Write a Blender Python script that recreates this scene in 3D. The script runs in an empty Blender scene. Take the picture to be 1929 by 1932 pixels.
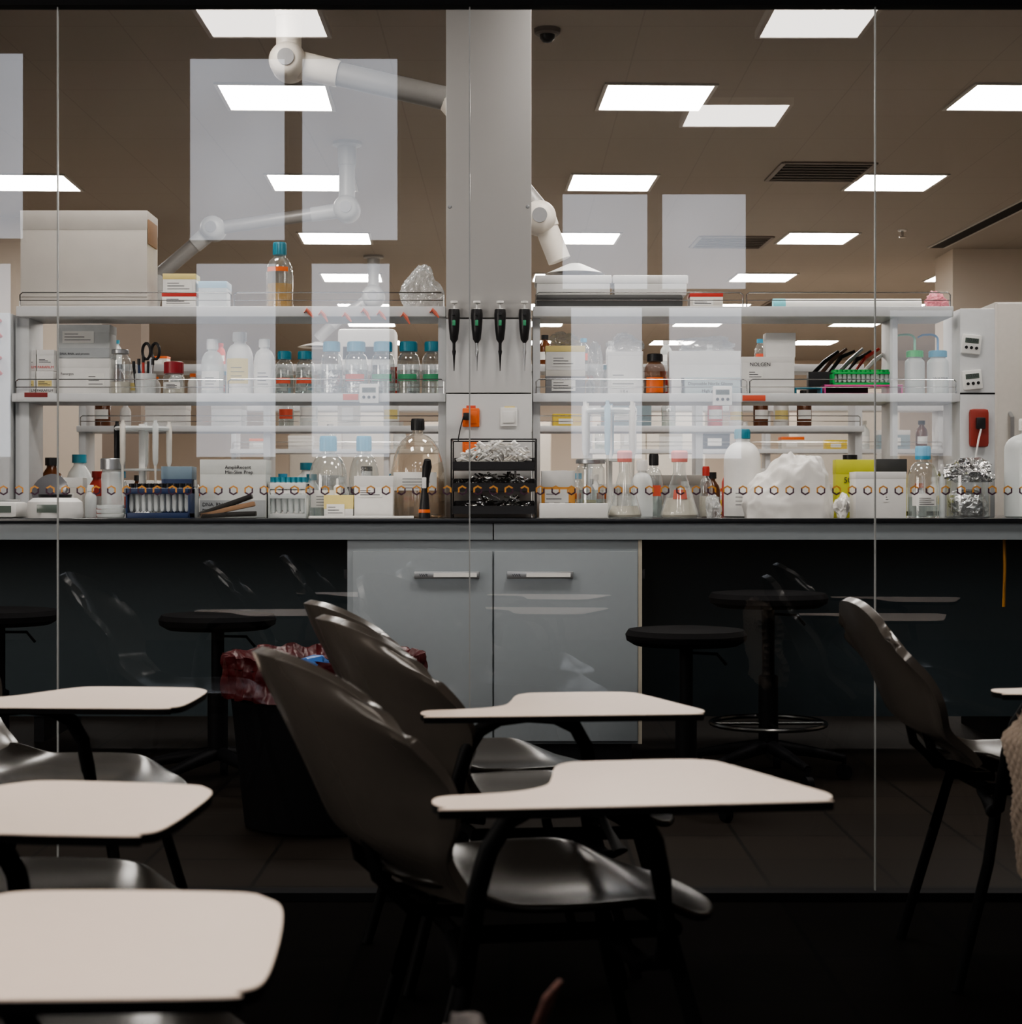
import bpy,bmesh,math,random
from mathutils import Vector,Matrix,noise
random.seed(7)
F=3186.0; CZ=.97; HY=952.0; CX=964.5
def X(px,d): return (px-CX)/F*d
def Z(py,d): return CZ-(py-HY)/F*d
S=bpy.context.scene; COL=S.collection
pi=math.pi
# ---------------- materials
_m={}
def M(name,col,rough=.5,metal=0,bump=0,bscale=40,var=.05,emit=0,coat=0,alpha=None,trans=0,spec=None):
    if name in _m: return _m[name]
    m=bpy.data.materials.new(name); m.use_nodes=True; nt=m.node_tree; N=nt.nodes; L=nt.links
    b=N['Principled BSDF']
    tc=N.new('ShaderNodeTexCoord'); nz=N.new('ShaderNodeTexNoise'); nz.inputs['Scale'].default_value=bscale
    L.new(tc.outputs['Object'],nz.inputs['Vector'])
    mx=N.new('ShaderNodeMix'); mx.data_type='RGBA'
    mx.inputs[6].default_value=tuple(c*(1-var) for c in col)+(1,)
    mx.inputs[7].default_value=tuple(min(1,c*(1+var)) for c in col)+(1,)
    L.new(nz.outputs['Fac'],mx.inputs[0]); L.new(mx.outputs[2],b.inputs['Base Color'])
    b.inputs['Roughness'].default_value=rough; b.inputs['Metallic'].default_value=metal
    if spec is not None: b.inputs['Specular IOR Level'].default_value=spec
    if coat: b.inputs['Coat Weight'].default_value=coat
    if emit:
        b.inputs['Emission Color'].default_value=tuple(col)+(1,); b.inputs['Emission Strength'].default_value=emit
    if bump:
        bp=N.new('ShaderNodeBump'); bp.inputs['Strength'].default_value=bump; bp.inputs['Distance'].default_value=.01
        L.new(nz.outputs['Fac'],bp.inputs['Height']); L.new(bp.outputs[0],b.inputs['Normal'])
    if trans:
        tr=N.new('ShaderNodeBsdfTransparent'); tr.inputs[0].default_value=(.95,.95,.95,1)
        ms=N.new('ShaderNodeMixShader'); ms.inputs[0].default_value=1-trans
        L.new(tr.outputs[0],ms.inputs[1]); L.new(b.outputs[0],ms.inputs[2]); L.new(ms.outputs[0],N['Material Output'].inputs[0])
    _m[name]=m; return m
def TG(name,tint=(.93,.96,.96),base=.05,edge=.7,rough=.03,diff=0):
    if name in _m: return _m[name]
    m=bpy.data.materials.new(name); m.use_nodes=True; nt=m.node_tree; N=nt.nodes; L=nt.links
    N.remove(N['Principled BSDF']); out=N['Material Output']
    tr=N.new('ShaderNodeBsdfTransparent'); tr.inputs[0].default_value=tuple(tint)+(1,)
    gl=N.new('ShaderNodeBsdfGlossy'); gl.inputs['Roughness'].default_value=rough; gl.inputs[0].default_value=(1,1,1,1)
    lw=N.new('ShaderNodeLayerWeight'); lw.inputs[0].default_value=.5
    pw=N.new('ShaderNodeMath'); pw.operation='POWER'; pw.inputs[1].default_value=3
    ml=N.new('ShaderNodeMath'); ml.operation='MULTIPLY_ADD'; ml.inputs[1].default_value=edge; ml.inputs[2].default_value=base
    L.new(lw.outputs['Facing'],pw.inputs[0]); L.new(pw.outputs[0],ml.inputs[0])
    ms=N.new('ShaderNodeMixShader'); L.new(ml.outputs[0],ms.inputs[0]); L.new(tr.outputs[0],ms.inputs[1]); L.new(gl.outputs[0],ms.inputs[2])
    last=ms
    if diff:
        df=N.new('ShaderNodeBsdfDiffuse'); df.inputs[0].default_value=(.85,.88,.88,1)
        m2=N.new('ShaderNodeMixShader'); m2.inputs[0].default_value=diff
        L.new(ms.outputs[0],m2.inputs[1]); L.new(df.outputs[0],m2.inputs[2]); last=m2
    L.new(last.outputs[0],out.inputs[0]); _m[name]=m; return m
def BR(name,c1,c2,mort,w,h,ms,rough=.5,offset=0,spec=.5):
    m=bpy.data.materials.new(name); m.use_nodes=True; nt=m.node_tree; N=nt.nodes; L=nt.links
    b=N['Principled BSDF']; tc=N.new('ShaderNodeTexCoord'); t=N.new('ShaderNodeTexBrick')
    t.offset=offset; t.inputs['Color1'].default_value=c1+(1,); t.inputs['Color2'].default_value=c2+(1,); t.inputs['Mortar'].default_value=mort+(1,)
    t.inputs['Scale'].default_value=1; t.inputs['Brick Width'].default_value=w; t.inputs['Row Height'].default_value=h; t.inputs['Mortar Size'].default_value=ms
    L.new(tc.outputs['Object'],t.inputs['Vector']); L.new(t.outputs[0],b.inputs['Base Color']); b.inputs['Roughness'].default_value=rough; b.inputs['Specular IOR Level'].default_value=spec
    return m
white=M('white_plastic',(.76,.75,.73),.4); offw=M('off_white_plastic',(.64,.61,.56),.45)
shelfm=M('white_shelf_laminate',(.62,.63,.64),.35); lab_grey=M('grey_laminate',(.28,.31,.33),.35,var=.03)
black=M('black_plastic',(.010,.010,.012),.4); dark=M('dark_metal',(.018,.018,.02),.35,.6); blackr=M('black_epoxy_resin',(.012,.014,.018),.22)
stoolb=M('black_stool_foam',(.004,.004,.005),.75,spec=.10); stoold=M('black_stool_metal',(.004,.004,.005),.55,spec=.12)
chrome=M('chrome',(.6,.6,.6),.2,1); steel=M('brushed_steel',(.45,.46,.47),.35,.9)
teal=M('teal_cap_plastic',(.03,.22,.3),.4); blue=M('blue_cap_plastic',(.06,.32,.5),.4); red=M('red_plastic',(.5,.04,.03),.4); orange=M('orange_plastic',(.8,.16,.03),.4)
green=M('green_plastic',(.02,.45,.1),.4); pink=M('pink_plastic',(.75,.1,.35),.4); yellow=M('yellow_plastic',(.75,.55,.03),.45); salmon=M('salmon_cap_plastic',(.8,.25,.22),.45)
navy=M('navy_plastic',(.01,.03,.1),.4); paper=M('white_paper',(.8,.79,.76),.7); card=M('white_cardboard',(.62,.585,.54),.75,bump=.15,bscale=12,var=.06); brown=M('brown_cardboard',(.33,.2,.12),.8)
ylab=M('yellow_label',(.75,.62,.25),.6); rlab=M('red_label',(.65,.1,.05),.6); glab=M('green_label',(.05,.3,.15),.6); glassm=TG('clear_lab_glass',(.92,.94,.94),.10,.9,.07,.06); plast=TG('translucent_plastic',(.92,.94,.94),.05,.6,.2,.5)
bagm=TG('clear_film_plastic',(.92,.92,.92),.10,.7,.15,.22); wbag=M('white_film_bag',(.78,.76,.73),.35,bump=.25,bscale=14,trans=.12); foil=M('crumpled_foil',(.7,.7,.7),.25,1,bump=1,bscale=60)
amber=M('amber_liquid',(.62,.36,.08),.15,trans=.45); water=TG('clear_liquid',(.82,.87,.86),.05,.3,.02,.08); milky=M('cloudy_medium',(.62,.57,.48),.4); ink=M('printed_ink',(.03,.03,.04),.6); redink=M('red_ink',(.6,.03,.03),.6)
lcd=M('lcd_grey_screen',(.12,.15,.13),.2); purple=M('purple_vinyl',(.05,.012,.035),.5); ovinyl=M('orange_vinyl',(.65,.30,.06),.5)
chairm=M('lit_grey_glossy_shell',(.062,.054,.047),.22,var=.08,spec=.7); seatm=M('shaded_grey_seat_shell',(.014,.012,.010),.20,var=.08,spec=.17); tabtop=M('cream_laminate_top',(.88,.74,.64),.45,var=.02); duct=M('grey_aluminium_duct',(.30,.29,.28),.4,.2)  # one shell plastic: back copy lightened as lit, seat copy darkened as shaded
# ---------------- mesh builder
class B:
    def __init__(s): s.bm=bmesh.new(); s.ang=38
    def _f(s,fs,mi):
        for f in fs: f.material_index=mi; f.smooth=True
    def box(s,x0,x1,y0,y1,z0,z1,bev=0,mi=0,mat=None):
        r=bmesh.ops.create_cube(s.bm,size=1); vs=r['verts']
        for v in vs: v.co=Vector(((x0+x1)/2+v.co.x*(x1-x0),(y0+y1)/2+v.co.y*(y1-y0),(z0+z1)/2+v.co.z*(z1-z0)))
        fs=list({f for v in vs for f in v.link_faces}); s._f(fs,mi)
        if bev:
            es=list({e for v in vs for e in v.link_edges})
            q=bmesh.ops.bevel(s.bm,geom=es,offset=bev,segments=2,affect='EDGES',profile=.6)
            s._f(q['faces'],mi); vs=list({v for f in q['faces'] for v in f.verts}|{v for v in vs if v.is_valid})
        if mat is not None: bmesh.ops.transform(s.bm,matrix=mat,verts=[v for v in vs if v.is_valid])
        return s
    def lathe(s,prof,n=24,mi=0,c=(0,0,0),a0=0,a1=2*pi):
        full=abs(a1-a0-2*pi)<1e-6; k=n if full else n+1; rings=[]
        for r,z in prof:
            if r<1e-6: rings.append([s.bm.verts.new((c[0],c[1],c[2]+z))])
            else: rings.append([s.bm.verts.new((c[0]+r*math.cos(a0+(a1-a0)*i/n),c[1]+r*math.sin(a0+(a1-a0)*i/n),c[2]+z)) for i in range(k)])
        fs=[]
        for A,C in zip(rings,rings[1:]):
            for i in range(n):
                j=(i+1)%k if full else i+1
                a=[A[i],A[j]] if len(A)>1 else [A[0]]
                b=[C[j],C[i]] if len(C)>1 else [C[0]]
                if len(a)+len(b)>=3: fs.append(s.bm.faces.new(a+b))
        s._f(fs,mi); return s
    def tube(s,pts,r,n=8,mi=0,closed=False):
        pts=[Vector(p) for p in pts]; rings=[]; up=Vector((0,0,1)); m=len(pts)
        rr=r if isinstance(r,(list,tuple)) else [r]*m
        for i,p in enumerate(pts):
            a=pts[i-1] if (i>0 or closed) else p; b=pts[(i+1)%m] if (i<m-1 or closed) else p
            t=(b-a).normalized(); u=t.cross(up)
            if u.length<.05: u=t.cross(Vector((1,0,0)))
            u.normalize(); w=u.cross(t)
            rings.append([s.bm.verts.new(p+(u*math.cos(2*pi*k/n)+w*math.sin(2*pi*k/n))*rr[i]) for k in range(n)])
        fs=[]
        rng=range(m) if closed else range(m-1)
        for i in rng:
            A=rings[i];C=rings[(i+1)%m]
            best=min(range(n),key=lambda o:(A[0].co-C[o].co).length)
            d1=(A[1].co-C[(best+1)%n].co).length; d2=(A[1].co-C[(best-1)%n].co).length
            sg=1 if d1<=d2 else -1
            for k in range(n):
                fs.append(s.bm.faces.new([A[k],A[(k+1)%n],C[(best+sg*(k+1))%n],C[(best+sg*k)%n]]))
        if not closed:
            for R in (rings[0],rings[-1]): fs.append(s.bm.faces.new(R))
        s._f(fs,mi); return s
    def cyl(s,p0,p1,r,r1=None,n=16,mi=0): return s.tube([p0,p1],[r,r if r1 is None else r1],n,mi)
    def poly(s,pts,z0,z1,mt=0,ms=0):
        a=[s.bm.verts.new((x,y,z0)) for x,y in pts]; b=[s.bm.verts.new((x,y,z1)) for x,y in pts]
        f=s.bm.faces.new(b); f.material_index=mt
        g=s.bm.faces.new(a[::-1]); g.material_index=ms; n=len(pts)
        for i in range(n):
            h=s.bm.faces.new([a[i],a[(i+1)%n],b[(i+1)%n],b[i]]); h.material_index=ms; h.smooth=True
        return s
    def blob(s,c,sz,amp=.25,fr=3,sub=4,seed=0,flat=-.75,mi=0):
        s.ang=28
        r=bmesh.ops.create_icosphere(s.bm,subdivisions=sub,radius=1); vs=r['verts']
        for v in vs:
            p=v.co.copy(); o=Vector((seed*7.1,seed*3.3,seed))
            d1=noise.voronoi(p*fr*.5+o)[0]; d2=noise.voronoi(p*fr*1.0+o)[0]
            d=amp*(1.3*max(0,.35-(d1[1]-d1[0]))+.6*max(0,.35-(d2[1]-d2[0]))+1.3*noise.noise(p*1.2+o)-.15)
            q=p*(1+d); q.z=max(q.z,flat)
            v.co=Vector((c[0]+q.x*sz[0],c[1]+q.y*sz[1],c[2]+(q.z-flat)*sz[2]))
        s._f(list({f for v in vs for f in v.link_faces}),mi); return s
    def grid(s,fn,nu,nv,mi=0):
        g=[[s.bm.verts.new(fn(i/nu,j/nv)) for j in range(nv+1)] for i in range(nu+1)]
        s._f([s.bm.faces.new([g[i][j],g[i+1][j],g[i+1][j+1],g[i][j+1]]) for i in range(nu) for j in range(nv)],mi); return s
    def mesh(s,name):
        bmesh.ops.recalc_face_normals(s.bm,faces=s.bm.faces)
        me=bpy.data.meshes.new(name); s.bm.to_mesh(me); s.bm.free()
        me.set_sharp_from_angle(angle=math.radians(s.ang)); return me
def part(name,b,mats,parent=None,label=None,loc=(0,0,0),rot=(0,0,0)):
    me=b.mesh(name) if isinstance(b,B) else b
    o=bpy.data.objects.new(name,me)
    for m in (mats if isinstance(mats,(list,tuple)) else [mats]): me.materials.append(m)
    o.location=loc; o.rotation_euler=rot; COL.objects.link(o)
    if parent: o.parent=parent
    if label: o['label']=label
    return o
def tag(o,label,cat,group=None,stuff=False):
    o['label']=label; o['category']=cat
    if group: o['group']=group
    if stuff: o['kind']='stuff'
    return o
def thing(name,label,cat,loc=(0,0,0),rz=0,group=None):
    o=bpy.data.objects.new(name,None); o.empty_display_size=.05; o.location=loc; o.rotation_euler=(0,0,rz); COL.objects.link(o)
    return tag(o,label,cat,group)
def solid(name,label,cat,b,mats,loc=(0,0,0),rz=0,group=None,stuff=False):
    return tag(part(name,b,mats,loc=loc,rot=(0,0,rz)),label,cat,group,stuff)
def struct(name,b,mats,loc=(0,0,0)):
    o=part(name,b,mats,loc=loc); o['kind']='structure'; return o
def copy_thing(root,loc,rz=None,label=None,group=None,scale=None):
    n=root.copy(); COL.objects.link(n); n.location=loc
    if rz is not None: n.rotation_euler=(0,0,rz)
    if label: n['label']=label
    if group: n['group']=group
    if scale: n.scale=(scale,)*3
    def rec(a,b):
        for c in list(a.children):
            k=c.copy(); COL.objects.link(k); k.parent=b; k.matrix_parent_inverse=c.matrix_parent_inverse.copy(); rec(c,k)
    rec(root,n); return n
def text(s,size,parent,loc,mat,rot=(pi/2,0,0),name='printed_text',align='LEFT'):
    cu=bpy.data.curves.new('t','FONT'); cu.body=s; cu.size=size; cu.extrude=.0003; cu.align_x=align; cu.resolution_u=2
    o=bpy.data.objects.new('t',cu); COL.objects.link(o)
    dg=bpy.context.evaluated_depsgraph_get(); me=bpy.data.meshes.new_from_object(o.evaluated_get(dg)); bpy.data.objects.remove(o)
    p=bpy.data.objects.new(name,me); me.materials.clear(); me.materials.append(mat); p.location=loc; p.rotation_euler=rot; COL.objects.link(p); p.parent=parent
    p['label']='printed lettering reading '+s.replace('\n',' '); return p
# ---------------- constants
WT=.92; YF=6.10; SD=6.6; LS=1.405; US=1.745; G=4.16; LC=3.18; HT=2.195
# ---------------- structure
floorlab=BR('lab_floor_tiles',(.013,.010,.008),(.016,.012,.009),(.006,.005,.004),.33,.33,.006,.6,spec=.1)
floorbounce=BR('lab_floor_bounce_tiles',(.4,.36,.31),(.42,.38,.33),(.3,.26,.22),.33,.33,.006,.35)  # pale far floor, added out of view to bounce light onto the ceiling
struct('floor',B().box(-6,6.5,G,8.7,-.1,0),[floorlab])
struct('floor_far_aisle',B().box(-6,6.5,8.7,26,-.1,0),[floorbounce])
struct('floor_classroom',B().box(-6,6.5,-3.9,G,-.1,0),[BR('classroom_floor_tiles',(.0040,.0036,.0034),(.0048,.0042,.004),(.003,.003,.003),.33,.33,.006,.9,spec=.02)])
ceilm=BR('ceiling_tiles',(.365,.32,.278),(.36,.316,.273),(.32,.28,.242),.6,.6,.004,.8)  # tile colour lifted to hold the haze on the ceiling
struct('ceiling',B().box(-6,6.5,G+.12,26,LC,LC+.1),[ceilm])
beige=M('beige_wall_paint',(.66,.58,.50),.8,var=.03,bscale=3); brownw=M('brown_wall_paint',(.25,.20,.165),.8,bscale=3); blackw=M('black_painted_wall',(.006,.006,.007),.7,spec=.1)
struct('wall_back',B().box(-6,6.5,25.9,26,0,LC),[beige])
struct('wall_left',B().box(-6,-5.9,G+.12,25.9,0,LC),[beige])
struct('wall_right',B().box(6.4,6.5,G+.12,25.9,0,LC),[beige])
struct('wall_partition_left',B().box(-5.9,-3.15,13.0,13.2,0,LC),[beige])
struct('trim_1',B().box(-3.15,-2.85,13.0,13.3,0,LC),[brownw])
struct('wall_pillar_right',B().box(3.82,5.6,14.6,15.2,0,LC),[beige])
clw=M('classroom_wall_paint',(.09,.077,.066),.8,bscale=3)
struct('wall_header',B().box(-4.5,4.5,G-.02,G+.02,HT,4.5),[blackw])
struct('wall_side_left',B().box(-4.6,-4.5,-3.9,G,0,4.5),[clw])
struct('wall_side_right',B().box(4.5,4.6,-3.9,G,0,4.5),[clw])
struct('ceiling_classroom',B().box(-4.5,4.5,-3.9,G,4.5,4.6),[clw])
struct('trim_2',B().box(-4.5,4.5,G-.03,G+.03,0,.02),[blackw])
BW=-3.7; VD=2*G-BW
wins=[(358,537,110,453),(570,750,110,453),(370,520,497,862),(588,735,497,862),(-140,43,100,450),(-130,20,497,862),(1062,1222,366,545),(1250,1408,366,545),(1078,1212,580,865),(1263,1400,580,865),(1680,1798,585,860)]
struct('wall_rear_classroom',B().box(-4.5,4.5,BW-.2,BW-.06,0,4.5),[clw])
def daypane(name,e):
    m=M(name,(.90,.93,1.0),.3,emit=e,var=.02,bscale=1.2); nt=m.node_tree; N=nt.nodes; L=nt.links
    nz=N.new('ShaderNodeTexNoise'); nz.inputs['Scale'].default_value=1.3; tc=N.new('ShaderNodeTexCoord'); L.new(tc.outputs['Object'],nz.inputs['Vector'])
    mr=N.new('ShaderNodeMapRange'); mr.inputs[3].default_value=e*.68; mr.inputs[4].default_value=e*1.28; L.new(nz.outputs['Fac'],mr.inputs[0]); L.new(mr.outputs[0],N['Principled BSDF'].inputs['Emission Strength']); return m
daym=daypane('daylight_window_pane',1.55); dayw=daypane('weaker_daylight_window_pane',.7)  # a single pane glows weaker than the rest
frm=M('window_frame_dark',(.06,.055,.05),.5)
for i,(a,b_,c,d_) in enumerate(wins):
    x0,x1,z1,z0=X(a,VD),X(b_,VD),Z(c,VD),Z(d_,VD)
    w=struct('window_%d'%(i+1),B().box(x0,x1,BW-.03,BW-.02,z0,z1),[dayw if i==10 else daym])
    f=B(); t=.02
    for q in ((x0-t,x0,z0-t,z1+t),(x1,x1+t,z0-t,z1+t),(x0,x1,z1,z1+t),(x0,x1,z0-t,z0)): f.box(q[0],q[1],BW-.06,BW,q[2],q[3])
    p=part('window_frame',f,[frm],parent=w)
sidefill=M('side_fill_light_pane',(1.0,.93,.85),.3,emit=9,var=.03,bscale=1.5)  # added glowing side panes, out of view, as fill for the chair backs
for k,(a,c) in enumerate(((.6,1.25),(1.6,2.25),(2.6,3.25))):
    w=struct('window_%d'%(30+k),B().box(-4.49,-4.48,a,c,1.0,2.6),[sidefill]); f=B()
    for q in ((a-.04,a,.96,2.64),(c,c+.04,.96,2.64),(a,c,2.6,2.64),(a,c,.96,1.0)): f.box(-4.5,-4.46,q[0],q[1],q[2],q[3])
    part('window_frame',f,[frm],parent=w)
# glass panels
gp=bpy.data.materials.new('partition_glass'); gp.use_nodes=True; pb=gp.node_tree.nodes['Principled BSDF']
pb.inputs['Base Color'].default_value=(.93,.96,1,1); pb.inputs['Metallic'].default_value=1; pb.inputs['Roughness'].default_value=0; pb.inputs['Alpha'].default_value=.115
gp.surface_render_method='BLENDED'; gp.diffuse_color=(.9,.95,.95,.1)
edgem=M('polished_glass_edge',(.3,.31,.31),.25)
joints=[-4.1,-3.11,-2.113,-1.116,-.101,.898,1.895,2.9,3.9]
for jn,(a,c) in enumerate(zip(joints,joints[1:])):
    w=(c-a)/2-.002; g=B(); vs=[g.bm.verts.new(p) for p in ((-w,0,0),(w,0,0),(w,0,HT-.02),(-w,0,HT-.02))]; g.bm.faces.new(vs)
    t=struct('window_%d'%(12+jn),g,[gp],((a+c)/2,G,.02)); t['label']='frameless clear glass partition panel with hexagon sticker strip'
    t.display_type='WIRE'  # clear pane: see-through in the viewport
    part('glass_edge',B().box(w-.0004,w+.0028,-.004,.004,0,HT-.02),[edgem],t,'polished vertical glass joint')
    h=B(); n=int(round((c-a)/.0380)); R=.0125;r=.0082
    for k in range(n):
        cx=-(c-a)/2+(k+.5)*(c-a)/n
        for q in range(6):
            a0=pi/6+q*pi/3;a1=a0+pi/3
            pts=[(R,a0),(R,a1),(r,a1),(r,a0)]
            f=h.bm.faces.new([h.bm.verts.new((cx+rr*math.cos(t_),-.002,.985+rr*math.sin(t_))) for rr,t_ in pts]); f.material_index=1 if q in ((0,1,5) if k%2 else (1,2,0)) else 0
    part('hexagon_sticker_strip',h,[purple,ovinyl],t,'row of purple and orange hexagon ring stickers')
# ---------------- ceiling lights
lm=M('lab_light_diffuser',(1,.95,.89),.5,emit=19,var=0); fm=M('light_frame_white',(.5,.48,.45),.5)
def clight(x,y,z,m,label,grp,w=.3,cab=0):
    t=thing('ceiling_light',label,'ceiling light',(x,y,z),math.radians(2.2) if not cab else 0,grp)
    part('diffuser',B().box(-w+.02,w-.02,-w+.02,w-.02,-.006,-.002),[m],t)
    f=B()
    for s in (-1,1): f.box(-w,w,s*w-.01*s-.01,s*w-.01*s+.01,-.01,.0 if not cab else .03); f.box(s*w-.01*s-.01,s*w-.01*s+.01,-w+.02,w-.02,-.01,.0 if not cab else .03)
    if cab: f.box(-w+.02,w-.02,-w+.02,w-.02,.0,.03)
    part('frame',f,[fm],t)
    if cab:
        for sx in (-1,1):
            for sy in (-1,1): part('suspension_cable',B().cyl((sx*(w-.03),sy*(w-.03),.03),(sx*(w-.03),sy*(w-.03),cab),.0015,n=6),[dark],t)
for r in range(7):
    d=9.15+2.42*r
    if r==5: d=20.6
    if r==6: d=23
    for k,x0 in enumerate((-3.2,-1.27,.78,2.72,4.65)):
        x=x0-.038*(d-9.15)
        if d>12.8 and x<-3.1: continue
        if k==4 and d<16: continue
        if k==0 and r==0: continue
        clight(x,d,LC,lm,'unseen square recessed ceiling light panel glowing white','recessed ceiling lights')
for y in (4.9,6.6):  # the farther row is added, out of view, to light the fume arm
    for x in (-1.4,.6,2.5): clight(x,y,LC,lm,'unseen square recessed ceiling light panel glowing white','recessed ceiling lights')
pm=M('classroom_light_diffuser',(1,.91,.82),.5,emit=11,var=0)
for x,y,w in ((-1.18,.32,.3),(1.32,-1.64,.3),(1.46,.27,.26),(-.9,1.9,.3),(.9,1.9,.3),(-2.4,1.0,.3)):  # panels after the reflected ones are added out of view to light the tablets
    clight(x,y,3.27,pm,'square suspended light panel in the dim classroom','suspended classroom lights',w,1.23)
# vents, detector, slot
def vent(x,y,w=.3):
    t=thing('air_vent','dark slatted square ceiling air diffuser','air vent',(x,y,LC),math.radians(2))
    f=B(); 
    for s in (-1,1): f.box(-w,w,s*w-.015,s*w+.015,-.012,0); f.box(s*w-.015,s*w+.015,-w,w,-.012,0)
    part('frame',f,[M('vent_frame',(.2,.17,.15),.5)],t); part('duct_cavity',B().box(-w+.02,w-.02,-w+.02,w-.02,-.003,0),[stoold],t)
    b=B()
    for i in range(6): b.box(-w+.02,w-.02,-w+.06+i*.09,-w+.078+i*.09,-.014,-.006)
    part('louvre',b,[M('louvre_grey',(.16,.14,.12),.5)],t)
vent(2.05,11.2); vent(1.85,14.2); vent(3.1,18.5)
t=thing('linear_air_diffuser','long black linear slot air diffuser','air diffuser',(3.72,13.2,LC),math.radians(3)); part('slot',B().box(-.06,.06,-1.3,1.3,-.008,0),[stoold],t); part('frame',B().box(-.08,-.06,-1.3,1.3,-.01,0).box(.06,.08,-1.3,1.3,-.01,0),[fm],t)
t=thing('dome_security_camera','small grey dome camera with dark lens on the ceiling','security camera',(X(1033,7.85),7.85,LC)); part('base',B().lathe([(0,0),(.062,0),(.06,-.02),(.05,-.028),(0,-.028)]),[M('grey_camera_base',(.16,.14,.125),.5)],t); part('dome',B().lathe([(.036,-.028),(.034,-.045),(.02,-.06),(0,-.065)]),[black],t)
t=thing('sprinkler_head','small chrome fire sprinkler on the ceiling','sprinkler',(X(1703,13.6),13.6,LC)); part('body',B().lathe([(0,0),(.04,0),(.035,-.01),(.012,-.015),(.012,-.05),(.03,-.055),(.03,-.06),(0,-.06)],12),[chrome],t)
# ---------------- lab bench
BX0,BX1=-2.7,2.7
bench=thing('lab_bench','long lab island bench with black epoxy worktop','lab bench',(0,YF,0))
part('worktop',B().box(BX0,BX1,0,1.5,.903,WT,.003),[blackr],bench)
part('apron',B().box(BX0,X(931,6.12)-.002,.02,.04,.842,.903,.002),[lab_grey],bench); part('apron',B().box(X(931,6.12)+.002,BX1,.02,.04,.842,.903,.002),[lab_grey],bench)
part('back_panel',B().box(BX0,BX1,.76,.78,.11,.9),[M('hazy_teal_panel',(.060,.082,.094),.5,spec=.3)],bench,'dark panel closing the knee space')  # panel colour lightened to hold the haze under the bench
for x in (BX0+.03,-1.95,2.0,BX1-.05): part('leg',B().box(x,x+.04,.8,1.4,0,.9),[dark],bench)
cx0,cx1=X(655,6.13),X(1205,6.13); cm=X(931,6.13)
cab=thing('base_cabinet','grey two-door lab base cabinet with steel handles','cabinet',((cx0+cx1)/2,6.14,0)); ox=(cx0+cx1)/2
c=B(); c.box(cx0-ox,cx1-ox,.0,.6,.1,.842,.002); part('body',c,[lab_grey],cab); part('toe_kick',B().box(cx0-ox+.02,cx1-ox-.02,.06,.58,0,.1),[black],cab)
part('side_edge',B().box(cx1-ox,cx1-ox+.014,-.0,.6,.1,.842),[M('cream_edge',(.6,.55,.45),.5)],cab,'cream side panel edge')
part('hinge',B().box(cx0-ox-.012,cx0-ox,0,.03,.7,.735),[black],cab); part('hinge',B().box(cx1-ox+.014,cx1-ox+.024,0,.03,.7,.735),[black],cab)
for (a0,a1,h0,h1) in ((cx0+.022,cm-.003,X(782,6.1),X(905,6.1)),(cm+.003,cx1-.004,X(957,6.1),X(1082,6.1))):
    d=part('door',B().box(a0-ox,a1-ox,-.02,0,.112,.8,.002),[lab_grey],cab)
    hz=Z(1085,6.1); q=B(); q.box(h0-ox,h1-ox,-.045,-.035,hz-.013,hz+.013,.003).box(h0-ox,h0-ox+.012,-.036,-.02,hz-.01,hz+.01).box(h1-ox-.012,h1-ox,-.036,-.02,hz-.01,hz+.01)
    h=part('handle',q,[steel],d,'brushed steel bar handle')
    part('handle_insert',B().box(h0-ox+.07,h1-ox-.01,-.047,-.044,hz-.007,hz+.008),[paper],h)
    text('VWR',.014,h,(h0-ox+.018,-.0458,hz-.005),ink)
# service column
kx0,kx1=X(842,6.55),X(1003,6.55); kc=(kx0+kx1)/2; kw=(kx1-kx0)/2
colm=M('column_grey_paint',(.42,.41,.40),.45,var=.02,bscale=3); colw=M('column_white_panel',(.58,.58,.58),.4,var=.02)
co=thing('service_column','tall grey service column rising from the bench to the ceiling','column',(kc,6.55,WT))
part('upper_body',B().box(-kw,kw,0,.3,US-WT-.05,LC-WT,.004),[colm],co); part('lower_panel',B().box(-kw,kw,.0,.3,0,Z(742,6.55)-WT-.002,.003),[colw],co,'white lower facing'); part('middle_panel',B().box(-kw,kw,.0,.3,Z(742,6.55)-WT+.002,US-WT-.055,.003),[colw],co,'white middle facing')
for s in (-1,1):
    rv=B().lathe([(0,0),(.008,0),(.006,.004),(0,.005)],10); rvm=rv.mesh('rivet')
    for v in rvm.vertices: v.co=Vector((v.co.x+s*(kw-.014),-v.co.z,Z(390,6.55)-WT+v.co.y))
    part('rivet',rvm,[steel],co)
# outlets
def outlet(px,py,m,label,w=.033,sw=False):
    t=thing('wall_outlet' if not sw else 'light_switch',label,'power outlet' if not sw else 'switch',(X(px,6.55),6.55,Z(py,6.55)))
    part('plate',B().box(-w,w,-.012,0,-w*1.1,w*1.1,.004),[m],t)
    part('face',B().box(-w*.7,w*.7,-.018,-.012,-w*.7,w*.7,.003),[m],t)
    return t
o1=outlet(889,788,orange,'orange power outlet with a black plug'); outlet(889,850,orange,'orange power outlet behind the wire organizer')
outlet(960,787,white,'white wall switch plate on the column',sw=True)
pl=thing('power_plug','black plug and cable in the orange outlet','plug',(X(880,6.5),6.53,Z(786,6.53)))
part('plug_body',B().box(-.012,.014,-.03,.0,-.014,.014,.004),[black],pl)
cb=[Vector((-.01,-.03,0))]+[Vector((-.01-.022*math.sin(k/10*pi*.5),-.03,-.012*k)) for k in range(1,9)]; part('cable',B().tube(cb,.0025,6),[black],pl)
part('tape_label',B().box(-.018,.018,-.002,0,-.006,.006,.0005),[rlab],co,'small red tape label',(X(889,6.55)-kc,-.0005,Z(768,6.55)-WT))
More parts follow.
